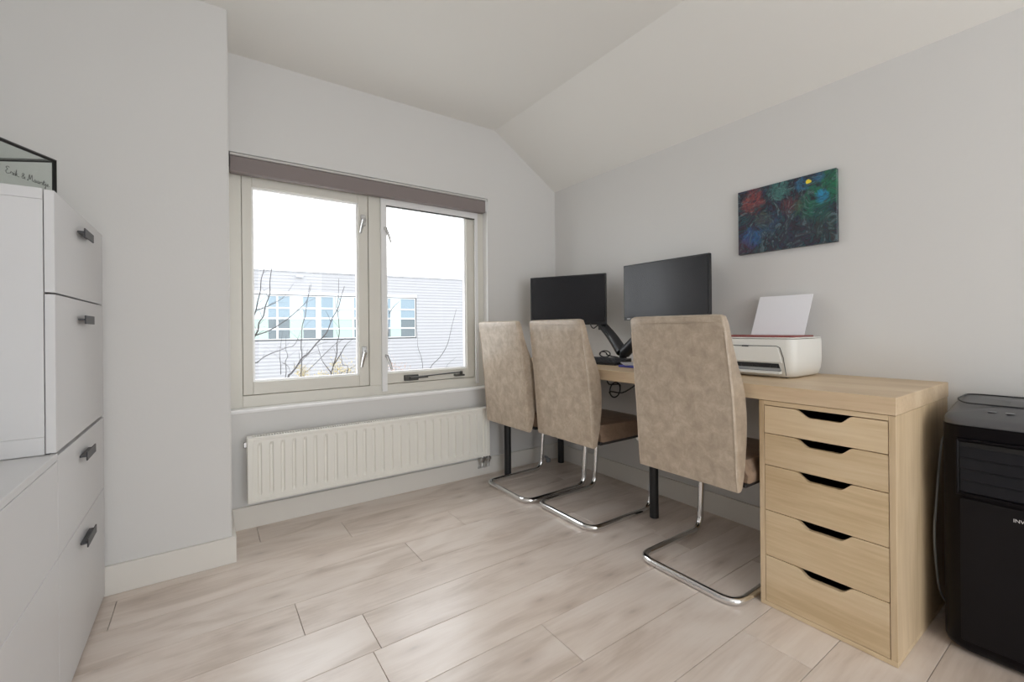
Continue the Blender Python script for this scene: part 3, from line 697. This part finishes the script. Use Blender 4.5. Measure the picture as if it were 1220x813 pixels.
for cx_ in (AX0+.045, AX1-.045):
    for cy_ in (AY0+.05, AY1-.05): obj('caster', cyl((cx_, cy_, .0065), .012, .0128, 1, 14), BLK, ac, smooth=True)
tag(obj('power_cord', tube(smooth_path([(-.09, -2.092, .600), (-.150, -2.076, .580), (-0.179, -2.0720, 0.530), (-0.233, -2.0720, 0.382), (-0.256, -2.0720, 0.284), (-0.223, -2.0720, 0.144), (-0.167, -2.0720, 0.069), (-.10, -2.088, .0055)], 5), .0032, 6), GREYC, smooth=True),
    'thin grey power cord hanging between the drawer unit and the air conditioner', 'cord')

# ================================================================== WHITE CABINETS ON THE LEFT
FX = -2.394; CT = .0185
hand = []
def lhandle(par, yc, z, l=.120):
    bm = bmesh.new()
    bm_box(bm, FX, FX+.016, yc-l/2, yc+l/2, z-.0015, z+.0035); bm_box(bm, FX+.0140, FX+.0172, yc-l/2, yc+l/2, z-.012, z+.0125, .0006, 1)
    return obj('handle', bm, GREY, par)
def front(par, y0, y1, z0, z1, handle=True):
    g = .0012
    f = obj('drawer', box(FX-CT, FX, y0+g, y1-g, z0+g, z1-g, .0008, 1), CAB, par)
    if handle: lhandle(f, (y0+y1)/2-.009, z1-.058)
    return f
ya, yb, yc, yd = -.340, -.934, -1.834, -2.72
bottoms = .012
def base(label, y0, y1, handle):
    t = thing('base_cabinet', label, 'cabinet', ((FX-.22), (y0+y1)/2, 0))
    bx0, bx1 = XL+.01, FX-CT-.001
    bm = bmesh.new(); e = .016
    bm_box(bm, bx0, bx1, y0, y0+e, bottoms, .627); bm_box(bm, bx0, bx1, y1-e, y1, bottoms, .627)
    bm_box(bm, bx0, bx1, y0+e, y1-e, bottoms, bottoms+e); bm_box(bm, bx0, bx1, y0+e, y1-e, .611, .627); bm_box(bm, bx0, bx0+.004, y0+e, y1-e, bottoms+e, .611)
    obj('carcass', bm, CAB, t)
    obj('plinth', box(bx0, bx1-.02, y0, y1, 0, bottoms-.0005), BLK, t)
    front(t, y0, y1, .012, .390, handle); front(t, y0, y1, .390, .640 if handle else .628, handle)
    return t
base('white low cabinet beneath the taller cabinet, two drawers with dark grey handles', yb, ya, True)
base('white low cabinet nearer the camera with plain fronts beneath the white counter', yc, yb, False)
base('white low cabinet at the left end of the white counter', yd, yc, False)
tag(obj('counter_top', box(XL+.01, FX-CT+.0185, yd, yb-.0005, .6285, .6460, .0008, 1), CAB), 'flat white counter top laid over the low cabinets', 'counter top')
tc_ = thing('tall_cabinet', 'white upper cabinet box with two drawers standing on the low cabinet', 'cabinet', (FX-.22, (ya+yb)/2, .66))
bx0, bx1 = XL+.01, FX-CT-.0015; TZ0, TZ1 = .6565, 1.2865; SYt = -.944
obj('side_panel', box(bx0, bx1, SYt, SYt+.016, TZ0+.034, TZ1-.027), CAB, tc_)
obj('side_panel', box(bx0, bx1, ya-.016, ya, TZ0+.034, TZ1-.027), CAB, tc_)
obj('top_panel', box(bx0, bx1, SYt-.0008, ya, TZ1-.0265, TZ1, .0008, 1), CAB, tc_)
obj('bottom_panel', box(bx0, bx1, SYt-.0008, ya, TZ0-.009, TZ0+.0335, .0008, 1), CAB, tc_)
obj('back_panel', box(bx0, bx0+.005, SYt+.017, ya-.017, TZ0+.035, TZ1-.028), CAB, tc_)
obj('riser', box(bx0, bx1-.012, SYt+.012, ya, .6275, TZ0-.0095), BLK, tc_)
front(tc_, SYt, ya, 1.036, TZ1-.001); front(tc_, SYt, ya, .648, 1.034)

# glass display box with dark metal edges
ga = math.radians(28.9); d1 = -Vector((math.sin(ga), math.cos(ga), 0)); d2 = Vector((-math.cos(ga), math.sin(ga), 0))
GZ0, GZ1 = TZ1+.0035, 1.437; c0 = Vector((-2.449, -.66, 0)); L1, L2 = .245, .250
gb = thing('display_case', 'low glass display case with thin black edges on the upper white cabinet', 'display case', (c0.x, c0.y, GZ0))
P = [c0, c0+d1*L1, c0+d1*L1+d2*L2, c0+d2*L2]
bm = bmesh.new(); er = .0042
def bar(bm, a, b, r=er):
    bm_tube(bm, [a, b], r*1.2, 4)
for z in (GZ0+.003, GZ1-.003):
    for i in range(4):
        a, b = P[i].copy(), P[(i+1) % 4].copy(); a.z = b.z = z; bar(bm, a, b)
for p in P: bar(bm, Vector((p.x, p.y, GZ0)), Vector((p.x, p.y, GZ1)))
obj('edge_frame', bm, mat('black_metal_edge', (.02, .02, .02), .4, .5), gb)
for i in range(4):
    a, b = P[i], P[(i+1) % 4]; tdir = (b-a).normalized(); nn = Vector((0, 0, 1)).cross(tdir)*.001
    a2, b2 = a+tdir*.004, b-tdir*.004
    bm = prism([((a2+nn).x, (a2+nn).y), ((b2+nn).x, (b2+nn).y), ((b2-nn).x, (b2-nn).y), ((a2-nn).x, (a2-nn).y)], 2, GZ0+.006, GZ1-.006)
    obj('glass_pane', bm, BOXG, gb)
Q = [p+((P[0]+P[2])/2-p)*.03 for p in P]
obj('glass_top', prism([(q.x, q.y) for q in Q], 2, GZ1-.006, GZ1-.004), BOXG, gb)
obj('base_plate', prism([(q.x, q.y) for q in Q], 2, GZ0+.0005, GZ0+.003), mat('black_base', (.02, .02, .02), .5), gb)
# handwriting on the near pane: Erik & Maartje, drawn as pen strokes (u along the pane, v up)
S = {'E': [[(.75, .95), (.45, 1.05), (.2, .85), (.45, .6), (.15, .35), (.3, .02), (.8, .15)]],
     'r': [[(0, .12), (.15, .42), (.22, .36), (.4, .38), (.35, .05), (.55, .1)]],
     'i': [[(0, .1), (.15, .4), (.15, .03), (.35, .1)], [(.2, .58), (.22, .6)]],
     'k': [[(0, .1), (.25, .95), (.1, .0), (.2, .3), (.42, .42), (.2, .28), (.5, 0), (.7, .1)]],
     '&': [[(.7, .0), (.2, .6), (.4, .8), (.5, .6), (.1, .2), (.35, 0), (.7, .35)]],
     'M': [[(-.1, .1), (.1, 0), (.35, .95), (.45, .2), (.8, .98), (.85, .1), (1.1, .1)]],
     'a': [[(.4, .35), (.15, .38), (.05, .12), (.25, .02), (.42, .35), (.42, .05), (.62, .1)]],
     't': [[(0, .1), (.22, .75), (.2, .05), (.4, .1)], [(.05, .5), (.42, .55)]],
     'j': [[(0, .1), (.2, .4), (.15, -.4), (-.05, -.35), (.3, .1)], [(.2, .55), (.22, .57)]],
     'e': [[(0, .12), (.3, .25), (.2, .42), (.05, .2), (.2, .0), (.5, .12)]]}
adv = {'E': .85, 'r': .5, 'i': .32, 'k': .65, ' ': .35, '&': .75, 'M': 1.1, 'a': .58, 't': .38, 'j': .38, 'e': .5}
word = 'Erik & Maartje'; tot = sum(adv[c] for c in word); W = .122; us = W/tot; vs = .018
bm = bmesh.new(); u = 0; nout = d2*-1
for ch in word:
    for st in S.get(ch, []):
        pts = []
        for (a, b) in st:
            uu = .140-(u+a)*us; p = c0+d1*uu+nout*.0022; p.z = 1.352+b*vs; pts.append(p)
        bm_tube(bm, smooth_path(pts, 4), .0006, 5)
    u += adv[ch]
obj('handwriting', bm, INK, gb)

# ================================================================== OUTSIDE
struct('ground', box(-60, 80, TW+.4, 120, -3.4, -3.2), mat('pale_paving_ground', (.48, .48, .46), .9, var=.1, vscale=1.5))
BW = mat('white_corrugated_cladding', (.235, .235, .245), .5)
bt = math.radians(4.9)
bld = thing('factory_building', 'long white corrugated building with a ribbon window across the street', 'building', (0, 24, -3.2), -bt)
BO = -3.2
def BZ(z): return z-BO            # height above the ground
# local frame: +x along the facade, +y away
x0f, x1f = -14, 34; bands = []
def cladding(xa, xb, za, zb_, step=.19):
    bm = bmesh.new(); z = za; rows = []
    prof = []
    while z < zb_-.01:
        zz = min(z+step, zb_); prof += [(0, z), (-.018, z+.02), (-.018, z+(zz-z)*.45), (0, z+(zz-z)*.62)]; z = zz
    prof.append((0, zb_))
    A = [bm.verts.new((xa, y, BZ(zq))) for y, zq in prof]; B = [bm.verts.new((xb, y, BZ(zq))) for y, zq in prof]
    for i in range(len(prof)-1): bm.faces.new((A[i], B[i], B[i+1], A[i+1]))
    return obj('cladding', bm, BW, bld, local=True)
cladding(x0f, x1f, -3.2, .38); cladding(x0f, x1f, 3.02, 4.12, .17)
cladding(8.68, x1f, .38, 3.02)
WF = mat('white_window_metal', (.42, .43, .44), .4)
obj('facade_core', box(x0f, x1f, .30, 14, BZ(-3.2), BZ(4.10)), mat('pale_render', (.26, .27, .27), .7), bld, local=True)
obj('parapet_cap', box(x0f, x1f, -.06, 14, BZ(4.12), BZ(4.19)), WF, bld, local=True)
obj('window_lintel', box(x0f, 8.70, -.07, .1, BZ(2.86), BZ(3.03)), WF, bld, local=True)
obj('roof_vent', box(2.0, 2.35, -.18, -.036, BZ(3.80), BZ(3.92), .02, 1), mat('grey_vent', (.35, .36, .38), .5), bld, local=True)
xs = [-4.76, -2.81, -.86, 1.09, 3.02, 4.94, 6.88, 8.62]; zs = [.45, 1.01, 1.59, 2.14, 2.82]
GB = mat('blue_grey_pane', (.15, .20, .235), .25, spec=.3); GD = mat('dark_pane', (.085, .105, .115), .25, spec=.3); GG = mat('pale_green_panel', (.23, .30, .265), .3); GW = mat('pale_white_panel', (.29, .34, .35), .3)
random.seed(11)
for i in range(7):
    for j in range(4):
        a, b, c, d = xs[i], xs[i+1], zs[j], zs[j+1]
        f = bmesh.new(); q = .045
        bm_box(f, a, a+q, -.03, .03, BZ(c), BZ(d)); bm_box(f, b-q, b, -.03, .03, BZ(c), BZ(d))
        bm_box(f, a+q, b-q, -.03, .03, BZ(c), BZ(c)+q); bm_box(f, a+q, b-q, -.03, .03, BZ(d)-q, BZ(d))
        wn = obj('window', f, WF, bld, local=True)
        # split: left infill, glazed middle, right infill
        cuts = {0: [(0, 1, GG if j < 2 else GW)], 1: [(0, 1, GG if j < 2 else GW)], 2: [(0, .80, GG if j < 2 else GW), (.80, 1, GB if j > 1 else GD)],
                3: [(.0, .30, GD if j < 2 else GB), (.30, .66, GG if j < 2 else GW), (.66, 1.0, (GD if j == 0 else GB))],
                4: [(0, .13, GG if j < 2 else GW), (.13, .48, (GD if j == 0 else GB)), (.48, 1, GG if j == 0 else GW)],
                5: [(0, .02, GW), (.02, .48, (GD if j < 2 else GB)), (.48, .80, GG if j == 0 else GW), (.80, 1, GD if j == 0 else GB)],
                6: [(0, .10, GD if j == 0 else GB), (.10, .48, GG if j == 0 else GW), (.48, 1, GD if j < 2 else GB)]}[i]
        if i == 4: cuts = [(0, .62, GG if j < 2 else GW), (.62, 1, GD if j < 2 else GB)] if False else [(.0, .10, GW), (.10, .44, GD if j == 0 else GB), (.44, 1, GG if j < 2 else GW)]
        for s0, s1, mm in cuts:
            obj('pane', box(a+q+(b-a-2*q)*s0, a+q+(b-a-2*q)*s1, .0, .012, BZ(c)+q, BZ(d)-q), mm, wn, local=True)
# trees between the house and the building
BARK = mat('dark_grey_bark', (.022, .018, .018), .9)
LEAF = mat('yellow_leaves', (.26, .21, .10), .7, var=.25, vscale=6); LEAFB = mat('rusty_leaves', (.22, .14, .11), .7)
TREES = [[(0.007, [(-1.59, 3.88, 1.13), (-1.56, 3.97, 1.2), (-1.54, 3.98, 1.31), (-1.5, 4.07, 1.46), (-1.49, 4.08, 1.6), (-1.45, 4.17, 1.73), (-1.43, 4.18, 1.85), (-1.43, 4.27, 1.98), (-1.39, 4.28, 2.18)]), (0.009, [(-1.59, 3.94, 0.85), (-1.57, 3.93, 0.89), (-1.55, 3.84, 0.95), (-1.54, 3.83, 1.04), (-1.5, 3.74, 1.12), (-1.48, 3.73, 1.24), (-1.44, 3.64, 1.39), (-1.44, 3.63, 1.52), (-1.43, 3.54, 1.68), (-1.42, 3.53, 1.74)]), (0.005, [(-1.56, 4.0, 1.2), (-1.45, 4.09, 1.24), (-1.31, 4.1, 1.32), (-1.21, 4.19, 1.4), (-1.09, 4.2, 1.58)]), (0.007, [(-1.56, 4.06, 0.88), (-1.45, 4.05, 0.92), (-1.35, 3.96, 0.98), (-1.24, 3.95, 1.06), (-1.18, 3.86, 1.12), (-1.07, 3.85, 1.23), (-1.0, 3.76, 1.33), (-0.95, 3.75, 1.54)]), (0.006, [(-1.6, 3.94, 0.48), (-1.55, 4.03, 0.53), (-1.44, 4.04, 0.62), (-1.29, 4.13, 0.67), (-1.19, 4.14, 0.71), (-1.09, 4.23, 0.73), (-1.03, 4.24, 0.85), (-0.98, 4.33, 0.94)])], [(0.013, [(-1.1, 4.72, 0.23), (-1.04, 4.81, 0.3), (-0.97, 4.82, 0.39), (-0.88, 4.91, 0.51), (-0.78, 4.92, 0.59), (-0.65, 5.01, 0.73), (-0.54, 5.02, 0.84), (-0.46, 5.11, 0.93), (-0.38, 5.12, 1.14), (-0.27, 5.21, 1.3), (-0.22, 5.22, 1.49), (-0.14, 5.31, 1.68)]), (0.007, [(-0.95, 4.48, 0.54), (-0.96, 4.47, 0.67), (-0.97, 4.38, 0.82), (-0.96, 4.37, 1.0), (-0.94, 4.28, 1.12), (-0.93, 4.27, 1.19), (-0.93, 4.18, 1.31), (-0.92, 4.17, 1.38), (-0.91, 4.08, 1.56)]), (0.006, [(-1.15, 4.6, 0.25), (-1.14, 4.59, 0.39), (-1.16, 4.5, 0.5), (-1.13, 4.49, 0.58), (-1.17, 4.4, 0.69), (-1.16, 4.39, 0.88)]), (0.005, [(-1.2, 4.66, 0.31), (-1.19, 4.75, 0.46), (-1.2, 4.76, 0.56), (-1.18, 4.85, 0.68), (-1.14, 4.86, 0.94)]), (0.005, [(-1.17, 4.72, 0.47), (-1.1, 4.71, 0.42), (-1.08, 4.62, 0.32)]), (0.004, [(-0.98, 4.54, 0.45), (-0.82, 4.63, 0.59), (-0.59, 4.64, 0.64)])], [(0.009, [(-0.42, 5.08, 0.2), (-0.38, 5.17, 0.29), (-0.34, 5.18, 0.42), (-0.28, 5.27, 0.57), (-0.28, 5.28, 0.71), (-0.22, 5.37, 0.86), (-0.22, 5.38, 1.04), (-0.22, 5.47, 1.33), (-0.2, 5.48, 1.52), (-0.17, 5.57, 1.83)]), (0.006, [(-0.41, 5.14, 0.25), (-0.46, 5.13, 0.32), (-0.56, 5.04, 0.45), (-0.6, 5.03, 0.58), (-0.65, 4.94, 0.7)]), (0.007, [(-0.81, 5.2, 0.2), (-0.71, 5.29, 0.3), (-0.53, 5.3, 0.48), (-0.38, 5.39, 0.61), (-0.25, 5.4, 0.72), (-0.08, 5.49, 0.8)]), (0.007, [(-0.35, 5.26, 0.34), (-0.23, 5.25, 0.53), (-0.17, 5.16, 0.68), (-0.05, 5.15, 0.79)]), (0.009, [(-0.23, 5.32, 0.16), (-0.06, 5.41, 0.25), (0.07, 5.42, 0.32)]), (0.006, [(-0.15, 5.08, 0.29), (-0.24, 5.07, 0.37), (-0.28, 4.98, 0.48), (-0.3, 4.97, 0.59)])], [(0.006, [(1.17, 4.8, 0.22), (1.37, 4.79, 0.43), (1.48, 4.7, 0.67), (1.56, 4.69, 0.98), (1.61, 4.6, 1.29)]), (0.004, [(1.07, 4.86, 0.24), (1.09, 4.95, 0.41), (1.02, 4.96, 0.64), (1.06, 5.05, 0.88)]), (0.004, [(1.42, 4.68, 0.23), (1.57, 4.77, 0.34), (1.69, 4.78, 0.42)])], [(0.006, [(0.26, 4.42, 0.44), (0.29, 4.41, 0.83), (0.27, 4.32, 0.99), (0.28, 4.31, 1.18), (0.22, 4.22, 1.31), (0.2, 4.21, 1.55)]), (0.005, [(0.25, 4.24, 1.18), (0.32, 4.23, 1.29), (0.38, 4.14, 1.37)])]]
info = [((-2.2, 4.1), 'bare tree at the left edge of the window view'), ((-1.25, 4.6), 'bare forked tree in the middle of the left pane, few yellow leaves'),
        ((-.35, 5.2), 'bare upright tree toward the right side of the left pane'), ((1.0, 4.8), 'bare sapling with one arching branch, seen through the right pane'),
        ((.35, 4.3), 'bare young tree just right of the mullion')]
leaves = {1: ((-.862, 5.0, .287, .12, .16, 260, LEAF), ), 2: ((-.275, 5.3, .30, .16, .2, 200, LEAF), (-.091, 5.1, .20, .2, .25, 260, LEAF), (-.495, 5.2, .18, .25, .12, 200, LEAF)),
          4: ((.66, 5.0, .12, .3, .24, 260, LEAFB), (.45, 4.7, .22, .12, .2, 120, LEAFB)), 3: ((1.95, 5.0, .05, .3, .14, 120, LEAFB), )}
for ti, brs in enumerate(TREES):
    (tx, ty), lab = info[ti]
    t = thing('bare_tree', lab, 'tree', (tx, ty, -3.2), group='bare trees outside the window')
    top = Vector((tx+.05, ty, -.85))
    obj('trunk', tube(smooth_path([(tx, ty, -3.2), (tx-.05, ty+.04, -2.3), (tx+.04, ty, -1.5), top], 5), [.07-.035*i/15 for i in range(16)], 8), BARK, t, smooth=True)
    for bi, (r, pts) in enumerate(brs):
        pts = [Vector(p) for p in pts]
        if not (bi and any((pts[0]-Vector(q)).length < .12 for rr_, pp in brs[:bi] for q in pp)) and pts[0].z < .75:
            st = pts[0]; mid = top.lerp(st, .55)+Vector((.08*math.sin(bi*2.1), .03, -.05)); pts = [top, mid]+pts
        sp = smooth_path(pts, 3); n = len(sp)
        bm = tube(sp, [r*1.25*(1-.72*i/(n-1)) for i in range(n)], 6)
        # twigs
        for k in range(2, n-2, 3):
            if random.random() < .7 and sp[k].z > .3:
                d = (sp[k+1]-sp[k-1]).normalized(); s = random.choice((-1, 1)); e = Vector((d.z*s*.6+d.x*.7, random.uniform(-.3, .3), -d.x*s*.3+abs(d.z)*.7)).normalized()*random.uniform(.08, .26)
                bm_tube(bm, [sp[k], sp[k]+e*.5+Vector((0, 0, .01)), sp[k]+e], [r*.30, r*.24, r*.12], 4)
        obj('branch', bm, BARK, t, smooth=True)
    for (lx, ly, lz, rx, rz, nn, lm) in leaves.get(ti, ()):
        bm = bmesh.new()
        for _ in range(nn):
            u_, v_, q_ = [random.gauss(0, .45) for _ in range(3)]; c = Vector((lx+u_*rx, ly+q_*rx, lz+v_*rz)); s = random.uniform(.008, .018)
            a = Vector((random.gauss(0, 1), random.gauss(0, 1), random.gauss(0, 1))).normalized()*s; b = a.orthogonal().normalized()*s*.7
            bm.faces.new([bm.verts.new(p) for p in (c-a, c+b, c+a, c-b)])
        bm.normal_update()
        obj('leaves', bm, lm, t, kind='stuff')
        # a few stems tie the leaf tuft to the tree
        bm = bmesh.new()
        for k in range(5):
            e = Vector((lx+random.uniform(-1, 1)*rx*.6, ly, lz+rz*random.uniform(-.2, .5))); bm_tube(bm, [top, top.lerp(e, .6)+Vector((0, 0, -.06)), e], [.006, .005, .002], 4)
        obj('branch', bm, BARK, t)
